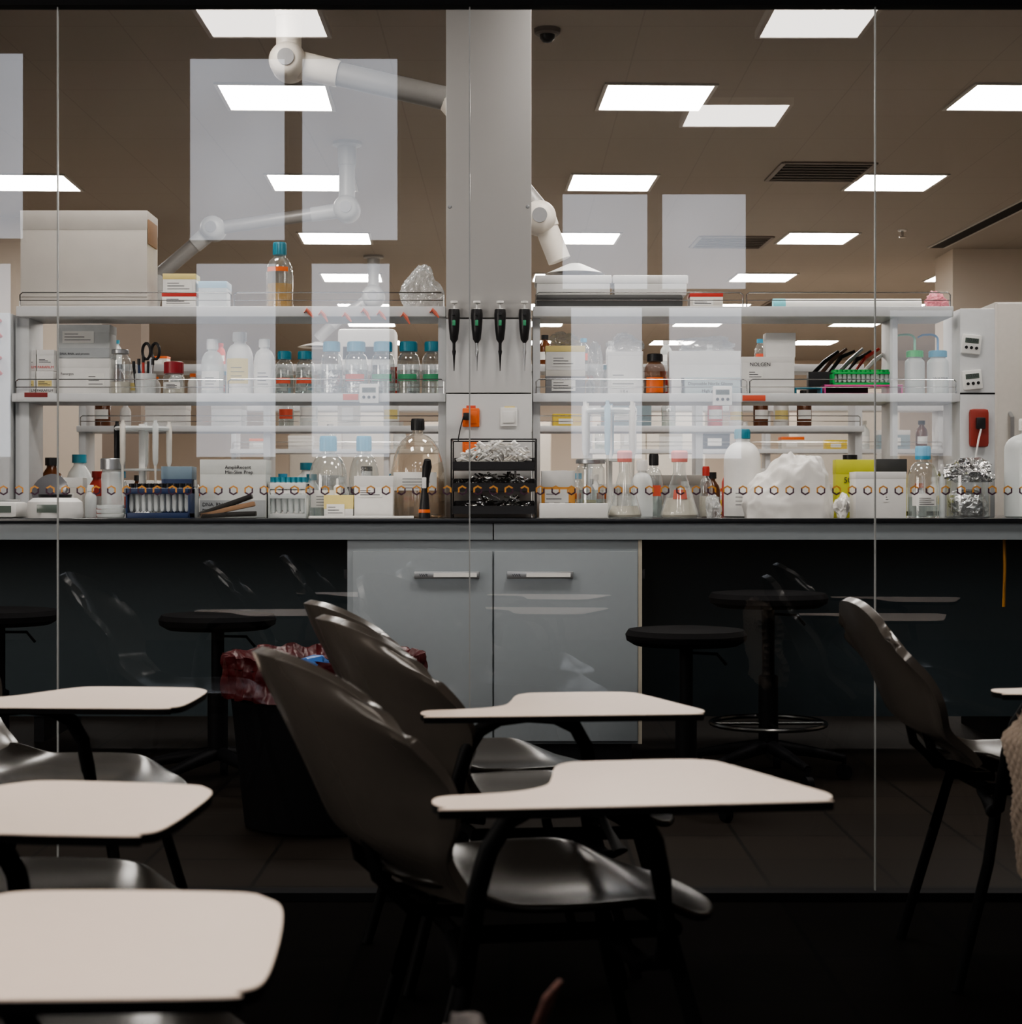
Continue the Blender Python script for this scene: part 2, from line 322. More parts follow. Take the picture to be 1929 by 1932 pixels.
part('tape_label',B().box(-.02,.02,-.002,0,-.005,.005,.0005),[ylab],co,'small yellow tape label',(X(962,6.55)-kc,-.0005,Z(769,6.55)-WT))
# ---------------- shelf units
def rail(parent,x0,x1,z,y):
    q=B(); h=.055; q.tube([(x0,y,z),(x0,y,z+h*.85),(x0+.01,y,z+h),(x1-.01,y,z+h),(x1,y,z+h*.85),(x1,y,z)],.0028,8); q.tube([(x0,y,z+h*.45),(x1,y,z+h*.45)],.002,6)
    part('guard_rail',q,[chrome],parent,'chrome wire guard rail')
def shelfunit(px0l,px1l,px0u,px1u,lab,rails,ends):
    t=thing('bench_shelf_unit',lab,'shelf',(0,SD,WT))
    part('lower_shelf',B().box(X(px0l,SD),X(px1l,SD),0,.27,LS-.033-WT,LS-WT,.003),[shelfm],t)
    part('upper_shelf',B().box(X(px0u,SD),X(px1u,SD),0,.27,US-.04-WT,US-WT,.003),[shelfm],t)
    for a,b in ends: part('upright',B().box(X(a,SD),X(b,SD),.05,.25,0,US-.04-WT,.002),[shelfm],t)
    for a,b,lv in rails: rail(t,X(a,SD),X(b,SD),(LS if lv==0 else US)-WT,.012)
    return t
u1=shelfunit(22,841,30,841,'white two-tier bench shelf beside the service column',[(36,435,1),(441,838,1),(28,425,0),(430,838,0)],[(22,48),(826,841)])
u2=shelfunit(1006,1812,1006,1800,'white two-tier bench shelf with timers on its end',[(1012,1403,1),(1410,1795,1),(1012,1410,0),(1416,1806,0)],[(1006,1020),(1690,1700)])
ep=thing('shelf_end_panel','tall pale grey end panel of the bench shelving','panel',(X(1845,6.6),6.6,WT)); w=X(1878,6.6)-X(1845,6.6)
part('panel',B().box(-w,w,0,.26,0,Z(582,6.6)-WT,.004),[shelfm],ep); part('seam',B().box(-w,w,-.001,0,Z(744,6.6)-WT,Z(741,6.6)-WT),[dark],ep)
t=thing('shelf_end_panel','pale grey end panel with red hooks','panel',(X(0,6.6),6.6,WT)); part('panel',B().box(-.1,X(18,6.6)-X(0,6.6),0,.26,0,Z(590,6.6)-WT,.004),[shelfm],t)
for zz in (Z(620,6.6),Z(690,6.6)): part('red_hook',B().tube([(0,0,zz-WT+.03),(0,-.03,zz-WT+.02),(0,-.035,zz-WT-.02),(.01,-.02,zz-WT-.035)],.008,8),[red],t)
# ---------------- item makers
def bottle(x0,x1,ytop,d,zb,cap,body=None,liq=None,lvl=.5,lab=None,labz=(.3,.5),name='reagent_bottle',desc='clear glass reagent bottle',cat='bottle',neck=.42,sh=.62,capf=.16,lettering=None,grp=None):
    body=body or glassm; h=Z(ytop,d)-zb; r=(x1-x0)/2/F*d; t=thing(name,desc,cat,(X((x0+x1)/2,d),d,zb),group=grp)
    ch=h*capf; hb=h-ch; rn=r*neck
    p=[(0,.001),(r*.9,.001),(r,.006),(r,hb*sh)]
    for k in range(1,6): 
        a=k/6*pi/2; p.append((rn+(r-rn)*math.cos(a),hb*sh+hb*(.92-sh)*math.sin(a)))
    p+=[(rn,hb*.93),(rn*.95,hb*1.02)]
    part('body',B().lathe(p,28),[body],t)
    rc=rn*1.22
    cp=B().lathe([(0,hb*.97),(rc,hb*.97),(rc,h*.985),(rc*.92,h),(0,h)],20)
    for k in range(14): 
        a=k*2*pi/14; cp.box(-.0008,.0008,-.001,.001,hb*.98,h*.97,mat=Matrix.Translation((rc*math.cos(a),rc*math.sin(a),0))@Matrix.Rotation(a,4,'Z'))
    part('cap',cp,[cap],t)
    if liq:
        rl=r*.955; q=[(0,.004),(rl*.92,.004),(rl,.008),(rl,min(hb*sh,hb*lvl))]
        if lvl>sh: q.append((rl*.75,hb*lvl))
        q.append((0,q[-1][1])); part('liquid',B().lathe(q,24),[liq],t)
    if lab:
        part('label_sticker',B().lathe([(r*1.012,hb*labz[0]),(r*1.012,hb*labz[1])],14,a0=-pi*.5-1.0,a1=-pi*.5+.8),[lab],t)
        if lab in(paper,ylab,white):
            b=B()
            for k in range(4): b.box(-r*.5,r*(.5-.2*(k%2)),-r*1.03-.0005,-r*1.03,hb*(labz[0]+(k+.8)*(labz[1]-labz[0])/6)-.001,hb*(labz[0]+(k+.8)*(labz[1]-labz[0])/6)+.001)
            part('print_lines',b,[ink],t)
    if lettering: text(lettering,r*.42,t,(0,-r*1.04,hb*.36),ink,align='CENTER')
    return t
def cbox(x0,x1,y0,d,zb,dep,m,lid=None,name='cardboard_box',desc='white cardboard box',sticker=None,letter=None,lsize=.02,lmat=None,lidh=.25,rz=0,zt=None,grp=None,band=None):
    w=(x1-x0)/2/F*d; h=(zt if zt else Z(y0,d))-zb; t=thing(name,desc,'box',(X((x0+x1)/2,d),d+dep/2,zb),rz,grp)
    part('body',B().box(-w+.001,w-.001,-dep/2+.001,dep/2-.001,0,h*(1-lidh*.5),.0015),[m],t)
    part('lid',B().box(-w,w,-dep/2,dep/2,h*(1-lidh),h,.0015),[lid or m],t)
    if band: part('printed_band',B().box(-w*.99,w*.99,-dep/2-.001,-dep/2+.001,h*.0+.002,h*.3),[band],t)
    if sticker:
        sx,sw,sz,sh,sm=sticker; part('label_sticker',B().box(-w+2*w*sx,-w+2*w*(sx+sw),-dep/2-.0015,-dep/2,h*sz,h*(sz+sh)),[sm],t)
        b=B()
        for k in range(3): b.box(-w+2*w*(sx+.04),-w+2*w*(sx+sw*(.9-.2*k)),-dep/2-.002,-dep/2-.001,h*(sz+sh*(k+1)/4)-.0012,h*(sz+sh*(k+1)/4)+.0012)
        part('print_lines',b,[ink],t)
    if letter:
        for s,fx,fz in letter: text(s,lsize,t,(-w+2*w*fx,-dep/2-.0022,h*fz),lmat or ink)
    return t
def flask(x0,x1,ytop,d,zb,cap,liq,lvl,lab=None,desc='conical flask'):
    h=Z(ytop,d)-zb; r=(x1-x0)/2/F*d; t=thing('erlenmeyer_flask',desc,'flask',(X((x0+x1)/2,d),d,zb)); rn=r*.34
    part('body',B().lathe([(0,.001),(r*.93,.001),(r,.01),(r*.97,h*.1),(rn*1.15,h*.62),(rn,h*.68),(rn,h*.84)],28),[glassm],t)
    part('stopper',B().lathe([(0,h*.83),(rn*1.25,h*.83),(rn*1.35,h*.97),(rn*1.1,h),(0,h)],18),[cap],t)
    k=lvl; rt=r*.95*(1-k/.62)+rn*1.1*(k/.62); part('liquid',B().lathe([(0,.004),(r*.9,.004),(r*.95,.012),(rt,h*k),(0,h*k)],24),[liq],t)
    if lab: 
        part('label_sticker',B().lathe([(r*.73,h*.28),(r*.6,h*.42)],10,a0=-pi/2-.6,a1=-pi/2+.5),[lab],t)
    return t
def bag(x0,x1,y0,d,zb,dep,m,desc,seed=1,amp=.3,name='plastic_bag',fr=3,cat='bag'):
    w=(x1-x0)/2/F*d/1.1; h=Z(y0,d)-zb
    b=B().blob((0,0,0),(w,dep/2,h/1.85),amp,fr,5,seed,-.8)
    k=h/max(v.co.z for v in b.bm.verts); kx=w*1.1/max(abs(v.co.x) for v in b.bm.verts); ky=dep*.52/max(abs(v.co.y) for v in b.bm.verts)
    for v in b.bm.verts: v.co.z*=k; v.co.y*=ky; v.co.x*=kx
    return solid(name,desc,cat,b,[m],(X((x0+x1)/2,d),d+dep/2,zb))
def timer(px,py,d,label='white digital timer with grey screen',rz=0):
    t=thing('digital_timer',label,'timer',(X(px,d),d,Z(py,d))); w=.038
    part('body',B().box(-w,w,-.016,0,-w,w,.006),[white],t); part('screen',B().box(-w*.7,w*.7,-.018,-.015,.004,w*.62,.001),[lcd],t)
    text('00:00',.02,t,(0,-.0185,.009),ink,align='CENTER')
    for k in(-1,0,1): part('button',B().cyl((k*.02,-.019,-.014),(k*.02,-.015,-.014),.006),[black],t)
    t.rotation_euler=(0,rz,0); return t
# upper shelf, left unit
bx=cbox(38,278,397,6.63,US,.2,card,card,'cardboard_carton','large white corrugated cardboard carton on the top shelf',lidh=.2)
part('inner_flap',B().box(.2505,.256,-.098,.06,.25,.345,.001),[brown],bx,'brown raw cardboard flap')
cbox(305,370,552,6.67,US,.1,white,red,'reagent_box','small white box with red lid',sticker=(.1,.8,.2,.5,paper))
cbox(307,369,516,6.67,US+.0475,.1,white,ylab,'reagent_box','small white box with yellow lid stacked on another',sticker=(.1,.8,.2,.5,paper))
cbox(374,428,530,6.68,US,.12,plast,M('pale_blue_lid',(.35,.55,.7),.4),'storage_container','clear plastic container with pale blue lid')
bottle(503,553,458,6.72,US,teal,glassm,amber,.45,orange,(.66,.74),desc='clear glass bottle half full of golden liquid with teal cap')
bag(748,838,492,6.68,US,.16,bagm,'crumpled clear plastic bag on the top shelf',3,.45,fr=5)
# upper right
solid('equipment_tray','flat dark grey equipment tray on the top shelf','tray',B().box(-.29,.29,0,.2,0,.052,.012),[M('dark_grey_tray',(.05,.05,.05),.5)],(X(1150,6.64),6.64,US))
for a,b_ in ((1010,1155),(1157,1300)):
    t=thing('foam_box','white foam box with lid lying on the dark tray','box',(X((a+b_)/2,6.64),6.66,US+.052)); w=(b_-a)/2/F*6.64
    part('body',B().box(-w+.006,w-.006,0,.16,0,.05,.006),[white],t); part('lid',B().box(-w,w,-.004,.164,.045,.078,.006),[white],t)
cbox(1302,1365,553,6.66,US,.1,offw,red,'reagent_box','small white and red reagent box',sticker=(.1,.6,.2,.4,paper))
t=thing('paper_roll','long rolled white sheet lying on the top shelf','paper roll',(X(1600,6.72),6.72,US)); part('roll',B().cyl((-.29,0,.022),(.29,0,.022),.022,n=20),[paper],t); part('blue_wrap',B().cyl((-.298,0,.022),(-.25,0,.022),.0228,n=20),[M('cyan_wrap',(.2,.55,.6),.5)],t)
bag(1745,1798,545,6.68,US,.1,M('pink_film_bag',(.7,.25,.3),.35,bump=.4),'small crumpled pink plastic bag',5,.4)
# lower shelf left
for a,b_,lv,mm in ((35,67,0,ink),(68,101,0,ink),(36,68,1,redink),(69,102,1,redink)):
    zt=Z(700,6.68)
    cbox(a,b_,700 if lv==0 else 660,6.68,LS if lv==0 else zt+.0005,.07,white,None,'film_box','white film box with printed lettering',letter=[('PARAFILM',.06,.12)],lsize=.0145,lmat=mm,sticker=(.1,.8,.35,.25,paper if lv else ylab))
cbox(110,207,676,6.72,LS,.12,white,None,'kit_box','white lab kit box on the lower shelf',sticker=(.55,.35,.2,.4,paper),letter=[('Favorgen',.05,.55)],lsize=.014)
cbox(108,207,612,6.72,Z(676,6.72)+.0005,.12,M('pale_grey_card',(.55,.57,.57),.6),None,'kit_box','pale grey lab kit box stacked on a white one',sticker=(.1,.6,.45,.35,paper),letter=[('DNA, RNA, and protein',.05,.1)],lsize=.012,band=M('grey_band',(.4,.42,.43),.6))
bottle(208,246,660,6.70,LS,steel,glassm,milky,.3,desc='clear jar of small tubes',sh=.8,neck=.7,name='glass_jar',cat='jar',capf=.06)
t=thing('pen_cup','translucent cup holding scissors and pens','pen cup',(X(275,6.72),6.72,LS)); part('cup',B().lathe([(0,0),(.04,0),(.042,.085),(.038,.085),(.036,.004)],20),[plast],t)
sc=thing('scissors','black-handled scissors standing in a cup','scissors',(X(285,6.72),6.72,LS+.01))
for s in (-1,1): part('handle',B().tube([(s*.018+.016*math.cos(a),0,.165+.032*math.sin(a)) for a in [k*2*pi/14 for k in range(14)]],.006,8,closed=True),[black],sc)
part('blade',B().box(-.006,.006,-.002,.002,0,.14),[steel],sc)
for k in range(5):
    p=thing('marker_pen','dark marker pen standing in a cup','pen',(X(258+k*6,6.71),6.715+.006*(k%2),LS+.01),group='pens in the cup'); part('barrel',B().cyl((0,0,0),((k-2)*.006,0,.1+.01*(k%3)),.0055,n=10),[[black,navy,red,black,steel][k]],p); part('pen_cap',B().cyl(((k-2)*.006,0,.1+.01*(k%3)),((k-2)*.0065,0,.125+.01*(k%3)),.0062,n=10),[black],p)
bottle(308,348,683,6.7,LS,M('dark_red_cap',(.3,.02,.03),.35),glassm,milky,.35,paper,(.25,.55),desc='glass jar with dark red lid',sh=.72,neck=.75,capf=.33,name='glass_jar',cat='jar')
bottle(380,422,640,6.72,LS,white,plast,None,.5,paper,(.1,.5),desc='translucent plastic bottle with white spray cap')
bottle(427,478,627,6.74,LS,white,white,None,.5,ylab,(.2,.65),desc='white plastic bottle with yellow label and white cap',capf=.12)
bottle(479,519,640,6.72,LS,white,white,None,.5,paper,(.15,.6),desc='white plastic bottle with printed label',capf=.12)
for i,(a,b_,y,cp,lb) in enumerate([(520,554,663,teal,rlab),(558,594,663,teal,rlab),(605,647,645,blue,None),(650,695,645,blue,rlab),(700,746,645,blue,glab),(749,793,645,teal,glab),(796,839,645,teal,glab)]):
    bottle(a,b_,y,6.7,LS,cp,glassm,[water,water,foil,foil,water,water,water][i],.55,lb,(.3,.45),desc='glass media bottle with %s cap%s'%('teal' if cp is teal else 'blue',' wrapped inside with foil' if i in(2,3) else ''),neck=.62,grp='media bottles on the lower shelf')
t=thing('bench_device','white bench instrument on a further shelf','instrument',(X(690,9.3),9.36,US)); 
part('housing',B().box(-.16,.16,0,.2,0,.2,.02),[white],t); part('dark_window',B().box(-.13,.13,-.004,0,.03,.1),[black],t)
timer(697,743,6.6); timer(1363,747,6.6); timer(1832,650,6.6,'white digital timer tilted on the end panel',.1); timer(1834,717,6.6,'white digital timer tilted on the end panel',-.1)
def sl(u,px,py,w,h,m,lab): part('tape_label',B().box(-w,w,-.002,0,-h,h,.0005),[m],u,lab,(X(px,6.6),-.0005,Z(py,6.6)-WT))
sl(u1,662,749,.03,.012,rlab,'orange red tape label'); sl(u2,1423,751,.045,.011,rlab,'red tape label'); sl(u1,68,745,.045,.009,M('maroon_label',(.25,.03,.03),.6),'dark red tape label')
for k,px in enumerate((583,610,655,690,720,765,820)):
    part('tape_scrap',B().tube([(-.018,-.003,.004),(-.008,-.004,.016),(.004,-.003,.002),(.018,-.003,-.016-.008*(k%2))],[.003,.008,.008,.003],6),[M('red_tape_scrap',(.7,.18,.12),.5)],u1,'curled scrap of red tape',(X(px,6.6),-.003,Z(592+4*(k%3),6.6)-WT))
# lower shelf right
for k,(m1,c2) in enumerate(((M('grey_card',(.25,.25,.26),.6),offw),(white,ylab))):
    zb=LS+.097*k; cbox(1030,1105,0,6.68,zb,.13,m1,c2,'reagent_box','stacked reagent box with coloured lid',sticker=(.15,.6,.15,.45,paper),zt=zb+.0965)
cbox(1147,1214,663,6.68,LS,.1,white,None,'tissue_pack','white wrapped pack with printed label',sticker=(.1,.7,.15,.4,paper),lidh=.1,letter=[('1 0 x',.35,.05)],lsize=.015)
bottle(1216,1256,668,6.7,LS,black,M('brown_glass',(.2,.07,.02),.12,trans=.5),None,.5,orange,(.05,.5),desc='brown glass bottle with black cap and orange label',neck=.6)
cbox(1293,1398,712,6.66,LS,.12,M('pale_blue_card',(.5,.58,.6),.6),None,'glove_box','pale blue box of nitrile gloves',letter=[('Disposable Nitrile Gloves',.05,.55),('High grade',.3,.12)],lsize=.017,lidh=.1)
cbox(1263,1398,662,6.7,Z(712,6.66)+.001,.08,white,None,'storage_box','flat white storage boxes stacked above a glove box',lidh=.5)
solid('shelf_spacer_box','small white box under stacked boxes','box',B().box(-.02,.02,0,.08,0,Z(712,6.66)-LS,.003),[white],(X(1277,6.68),6.69,LS))
cbox(1400,1500,673,6.66,LS,.13,white,None,'storage_box','white cardboard box with black lettering',letter=[('NOLGEN',.15,.75)],lsize=.02,sticker=(.1,.3,.4,.25,paper),lidh=.15)
cbox(1445,1502,628,6.7,Z(673,6.66)+.001,.07,white,None,'plastic_tub','white square plastic tub with screw lid',lidh=.3)
def rack(x0,x1,yt,d,zb,dep,m,desc,name='tube_rack',tubes=0,tm=None,h2=None,grp=None):
    w=(x1-x0)/2/F*d; h=Z(yt,d)-zb; t=thing(name,desc,'tube rack',(X((x0+x1)/2,d),d+dep/2,zb),group=grp)
    q=B(); q.box(-w,w,-dep/2,dep/2,0,h*.15,.002).box(-w,w,-dep/2,dep/2,h*.7,h*.85,.002).box(-w,-w+.006,-dep/2,dep/2,0,h*.85,.001).box(w-.006,w,-dep/2,dep/2,0,h*.85,.001)
    part('frame',q,[m],t)
    for i in range(tubes):
        for j in (0,1):
            x=-w+(i+.7)*2*w/(tubes+.4); y=-dep/4+j*dep/2
            part('tube',B().lathe([(0,h*.16),(.006,h*.2),(.008,h*.3),(.008,h*.9)],10,c=(x,y,0)),[plast],t); part('tube_cap',B().lathe([(0,h*.88),(.0095,h*.88),(.0095,h),(0,h)],10,c=(x,y,0)),[tm],t)
    return t
rack(1501,1552,728,6.68,LS,.08,teal,'low teal tube rack',tubes=0)
rack(1556,1704,722,6.70,LS,.08,pink,'wide pink tube rack with a green rack on top')
rack(1572,1690,697,6.70,Z(726,6.70),.07,green,'bright green tube rack with green capped tubes',tubes=13,tm=green)
t=thing('tool_caddy','dark slanted caddy filled with leaning tools and tube strips','tool caddy',(X(1590,6.82),6.82,LS))
part('caddy_body',B().box(-.14,.10,-.02,.03,0,.10,.004),[black],t)
for k in range(7):
    x0_=-.13+k*.033; part('leaning_tool',B().tube([(x0_,.005,.08),(x0_+.06,.005,.145+.008*(k%3)),(x0_+.115,.005,.185+.01*(k%2))],[.008,.009,.006],8),[[dark,M('brown_tool_handle',(.12,.05,.03),.5),dark,steel,dark,red,white][k]],t)
for a,b_,cp,nm in ((1708,1745,green,'green'),(1750,1790,blue,'blue')):
    t=bottle(a,b_,662,6.7,LS,cp,plast,water,.3,None,desc='translucent wash bottle with %s cap and curved nozzle'%nm,name='wash_bottle',lettering='WATER' if nm=='blue' else None,capf=.12,neck=.7,sh=.8)
    h=Z(662,6.7)-LS; part('nozzle',B().tube([(0,0,h),(0,0,h+.045)]+[(-.03+.03*math.cos(k/6*pi/2),0,h+.045+.02*math.sin(k/6*pi/2)) for k in range(1,7)]+[(-.06,0,h+.063),(-.08,0,h+.053)],[.005]*2+[.0045]*6+[.004,.003],8),[M(nm+'_nozzle_plastic',(.25,.6,.42) if nm=='green' else (.15,.33,.6),.4)],t,'thin curved nozzle')
bag(1110,1143,640,6.7,LS,.1,bagm,'upright folded clear plastic bag between boxes',8,.5)
bag(1036,1102,622,6.7,LS+.194,.1,bagm,'crumpled clear plastic bag on stacked boxes',12,.6,fr=4)
bag(1142,1218,625,6.7,Z(663,6.68)+.001,.07,bagm,'crumpled clear plastic bag on a wrapped pack',14,.6,fr=4)
bag(1268,1392,632,6.7,Z(662,6.7)+.001,.07,bagm,'flat crumpled clear plastic bag on storage boxes',17,.6,fr=4)
# ---------------- worktop items
WZ=WT
t=thing('microcentrifuge','white benchtop centrifuge with raised grey lid','lab instrument',(X(104,6.36),6.36,WZ))
part('housing',B().lathe([(0,0),(.10,0),(.105,.02),(.1,.06),(.08,.075),(0,.078)],28),[white],t)
part('rotor_bowl',B().lathe([(.06,.076),(.062,.088),(.055,.086),(0,.08)],24),[dark],t)
part('lid',B().lathe([(0,.0),(.07,0),(.068,.014),(.03,.028),(0,.03)],24),[M('smoked_lid',(.12,.12,.13),.25)],t,'smoked grey raised lid',(-.03,.045,.1),(math.radians(62),math.radians(-18),0))
part('control_panel',B().box(-.04,.04,-.106,-.098,.02,.05,.002),[lcd],t)
t=thing('lab_balance','small white benchtop balance','lab instrument',(X(18,6.4),6.4,WZ)); part('housing',B().box(-.07,.05,-.08,.08,0,.06,.015),[white],t); part('pan',B().lathe([(0,.062),(.04,.062),(.045,.07),(0,.07)],24,c=(-.01,.02,0)),[steel],t); part('display',B().box(-.03,.03,-.083,-.079,.02,.045),[lcd],t)
for k in range(3):
    t=thing('petri_dish','stacked clear petri dish','petri dish',(X(209,6.3),6.3,WZ+.0165*k),group='petri dish stack'); part('dish',B().lathe([(0,.001),(.048,.001),(.05,.003),(.05,.013)],24),[plast],t); part('dish_lid',B().lathe([(.052,.008),(.052,.0155),(0,.016)],24),[plast],t)
bottle(192,234,865,6.5,WZ,steel,plast,milky,.2,desc='short wide plastic jar with grey lid',neck=.9,sh=.85,name='plastic_jar',cat='jar')
def carousel(px,y0,d,zb,np,cols,s=1):
    t=thing('pipette_carousel','white pipette stand with hanging pipettes','pipette stand',(X(px,d),d,zb)); h=Z(y0,d)-zb
    part('base',B().lathe([(0,0),(.075,0),(.078,.01),(.03,.018),(.012,.03),(.012,h),(0,h)],28),[white],t)
    part('ring_holder',B().lathe([(.012,h*.93),(.1,h*.93),(.105,h*.95),(.1,h*.97),(.012,h*.97)],28),[plast],t); part('ring_holder',B().lathe([(.012,h*.5),(.07,h*.5),(.072,h*.52),(.012,h*.52)],28),[plast],t)
    for k in range(np):
        a=k*2*pi/np+.4; c=(.09*math.cos(a),.09*math.sin(a),0)
        p=thing('pipette','slim handheld pipette hanging on a stand','pipette',(X(px,d)+c[0]*1.16,d+c[1]*1.16,zb),group='pipettes on the carousel')
        part('handle',B().lathe([(0,h*1.03),(.007,h*1.03),(.007,h),(.012,h*.98),(.011,h*.6),(.006,h*.55),(0,h*.55)],12),[cols[k%len(cols)]],p); part('shaft',B().lathe([(0,h*.55),(.005,h*.55),(.003,h*.25),(.0015,h*.18),(0,h*.18)],10),[offw],p)
carousel(268,800,6.5,WZ,5,[offw,plast,dark]); carousel(1150,765,6.52,WZ,6,[white,M('pale_blue_pipette',(.4,.55,.65),.4),offw])
rack(237,358,912,6.28,WZ,.1,navy,'low navy blue tube rack',tubes=10,tm=black)
cbox(304,362,880,6.46,WZ,.1,navy,M('grey_blue_lid',(.2,.28,.35),.4),'tip_box','navy pipette tip box with translucent lid')
cbox(377,502,867,6.4,WZ,.15,M('pale_kit_card',(.66,.68,.66),.6),None,'kit_box','pale grey purification kit box standing on the worktop',letter=[('AmpliRecent\nMin-Slim Prep',.38,.84),('DNA, RNA, and protein\npurification',.04,.2)],lsize=.019,band=M('grey_band',(.4,.42,.43),.6))
t=thing('leather_wallet','black open leather wallet lying on the worktop','wallet',(X(440,6.2),6.2,WZ),.1)
for k,an in enumerate((2,12,20)):
    part('leaf',B().box(0,.2,-.045,.045,0,.018,.004,mat=Matrix.Translation((-.115,0,.001+.002*k))@Matrix.Rotation(-math.radians(an),4,'Y')),[M('black_leather',(.02,.018,.016),.45,bump=.3) if k!=1 else brown],t)
rack(506,580,900,6.42,WZ,.1,white,'white rack of tubes with blue caps',tubes=7,tm=teal)
rack(506,578,925,6.26,WZ,.07,plast,'translucent rack of small tubes',tubes=6,tm=white)
bottle(583,656,823,6.42,WZ,blue,glassm,water,.35,paper,(.15,.4),desc='large clear glass bottle with blue cap',neck=.36,sh=.5)
bottle(658,716,823,6.5,WZ,blue,glassm,water,.3,None,desc='clear glass bottle with blue cap',neck=.4,sh=.5)
bottle(737,840,790,6.43,WZ,black,TG('straw_tinted_glass',(.86,.79,.70),.08,.85,.05,.08),TG('pale_brown_liquid',(.7,.6,.5),.05,.3,.02,.15),.45,paper,(.3,.5),desc='very large clear glass bottle with sloping shoulders and black cap',neck=.2,sh=.4,capf=.09)
cbox(611,667,934,6.24,WZ,.08,white,ylab,'reagent_box','small white box with orange yellow lid',lidh=.6,sticker=(.1,.6,.1,.5,paper))
cbox(668,742,898,6.24,WZ,.08,white,None,'reagent_box','white reagent box with orange tape',sticker=(.12,.6,.5,.2,paper))
t=thing('tube_bottle','small squeezable white bottle on a reagent box','bottle',(X(636,6.27),6.28,Z(934,6.24)+.0005)); part('body',B().lathe([(0,0),(.013,0),(.013,.03),(.005,.038)],14),[white],t); part('nozzle',B().lathe([(.005,.038),(.004,.06),(0,.062)],14),[white],t)
t=thing('battery_pipette','black handheld pipette controller standing upright','pipette',(X(801,6.22),6.22,WZ)); part('body',B().tube([(0,0,0),(0,0,.05),(.002,0,.1),(.005,0,.15),(.01,0,.19),(.012,-.01,.215)],[.022,.018,.013,.014,.018,.012],14),[black],t); part('orange_ring',B().lathe([(.0215,.02),(.021,.032)],14),[orange],t); part('white_grip',B().box(-.008,.008,-.02,-.012,.11,.15,.003),[white],t)
solid('paper_sheet','loose white sheets of paper on the worktop edge','paper',B().box(-.19,.19,-.05,.05,0,.008,.002),[paper],(X(683,6.17),6.165,WZ),.05)
# organizer
og=thing('wire_organizer','black three-tier wire organizer on the worktop','organizer',(X(932,6.3),6.28,WZ)); w=.158
q=B(); hh=Z(829,6.3)-WZ
for s in (-1,1):
    for y in (0,.22): q.tube([(s*w,y,0),(s*w,y,hh)],.003,6)
    for z in (.01,hh*.5,hh): q.tube([(s*w,0,z),(s*w,.22,z)],.0025,6)
for y in (0,.22): q.tube([(-w,y,hh),(w,y,hh)],.003,6)
part('frame',q,[dark],og)
for k,z in enumerate((.015,.1,.18)):
    b=B(); b.box(-w+.004,w-.004,.005,.215,z,z+.003).box(-w+.004,w-.004,.003,.006,z,z+.03).box(-w+.004,w-.004,.214,.217,z,z+.05)
    for s in (-1,1): b.box(s*(w-.006)-.0015,s*(w-.006)+.0015,.005,.215,z,z+.045)
    part('tray',b,[black],og)
    p=B()
    for i in range((70,110,260)[k]):
        x=random.uniform(-w+.03,w-.03); y=random.uniform(.02,.19); zz=z+.012+random.uniform(0,.055 if k<2 else .10)*(1-(abs(x-.03)/w)**2*.6)
        m4=Matrix.Translation((x,y,zz))@Matrix.Rotation(random.uniform(0,pi),4,'Z')@Matrix.Rotation(random.uniform(-.6,.6),4,'Y')
        p.box(-.02,.02,-.004,.004,-.003,.003,.001,random.choice((0,0,0,1)) if k==2 else random.choice((0,0,1)),m4)
    solid('tube_strip_pile','loose pile of %s plastic tube strips in an organizer tray'%('white' if k==2 else 'black and silver'),'plastic tubes',p,[white if k==2 else foil,offw if k==2 else black],(X(932,6.3),6.28,WZ),stuff=True)
# right
cbox(1022,1086,888,6.45,WZ,.1,M('orange_card',(.75,.35,.08),.6),white,'reagent_box','orange and white reagent box',sticker=(.1,.7,.2,.4,paper),lidh=.35)
t=thing('foam_rack','white foam rack with round holes lying on the worktop','tube rack',(X(1082,6.2),6.2,WZ)); w=X(1146,6.2)-X(1082,6.2); part('block',B().box(-w,w,-.05,.05,0,.055,.005),[white],t)
for i in range(6): part('hole_rim',B().lathe([(.009,.0551),(.012,.0565),(.0,.0553)],14,c=(-w+.025+i*.04,0,0)),[black],t)
bottle(1088,1141,866,6.42,WZ,steel,glassm,water,.5,None,desc='wide clear glass beaker jar with metal lid',neck=.85,sh=.85,name='glass_jar',cat='jar',capf=.05)
flask(1147,1211,850,6.24,WZ,salmon,milky,.18,None,'conical flask with salmon stopper and pale liquid')
bottle(1192,1232,868,6.38,WZ,white,plast,None,.3,None,desc='translucent plastic squeeze bottle')
bottle(1217,1251,856,6.48,WZ,black,glassm,water,.6,rlab,(.4,.6),desc='small glass bottle with black cap')
flask(1247,1318,850,6.24,WZ,salmon,milky,.3,rlab,'conical flask with salmon stopper and orange label')
bottle(1320,1345,880,6.5,WZ,red,glassm,milky,.5,None,desc='small glass bottle with red cap')
bottle(1366,1436,810,6.5,WZ,teal,white,None,.5,paper,(.12,.4),desc='white plastic bottle with teal cap',neck=.35,sh=.68,capf=.08)
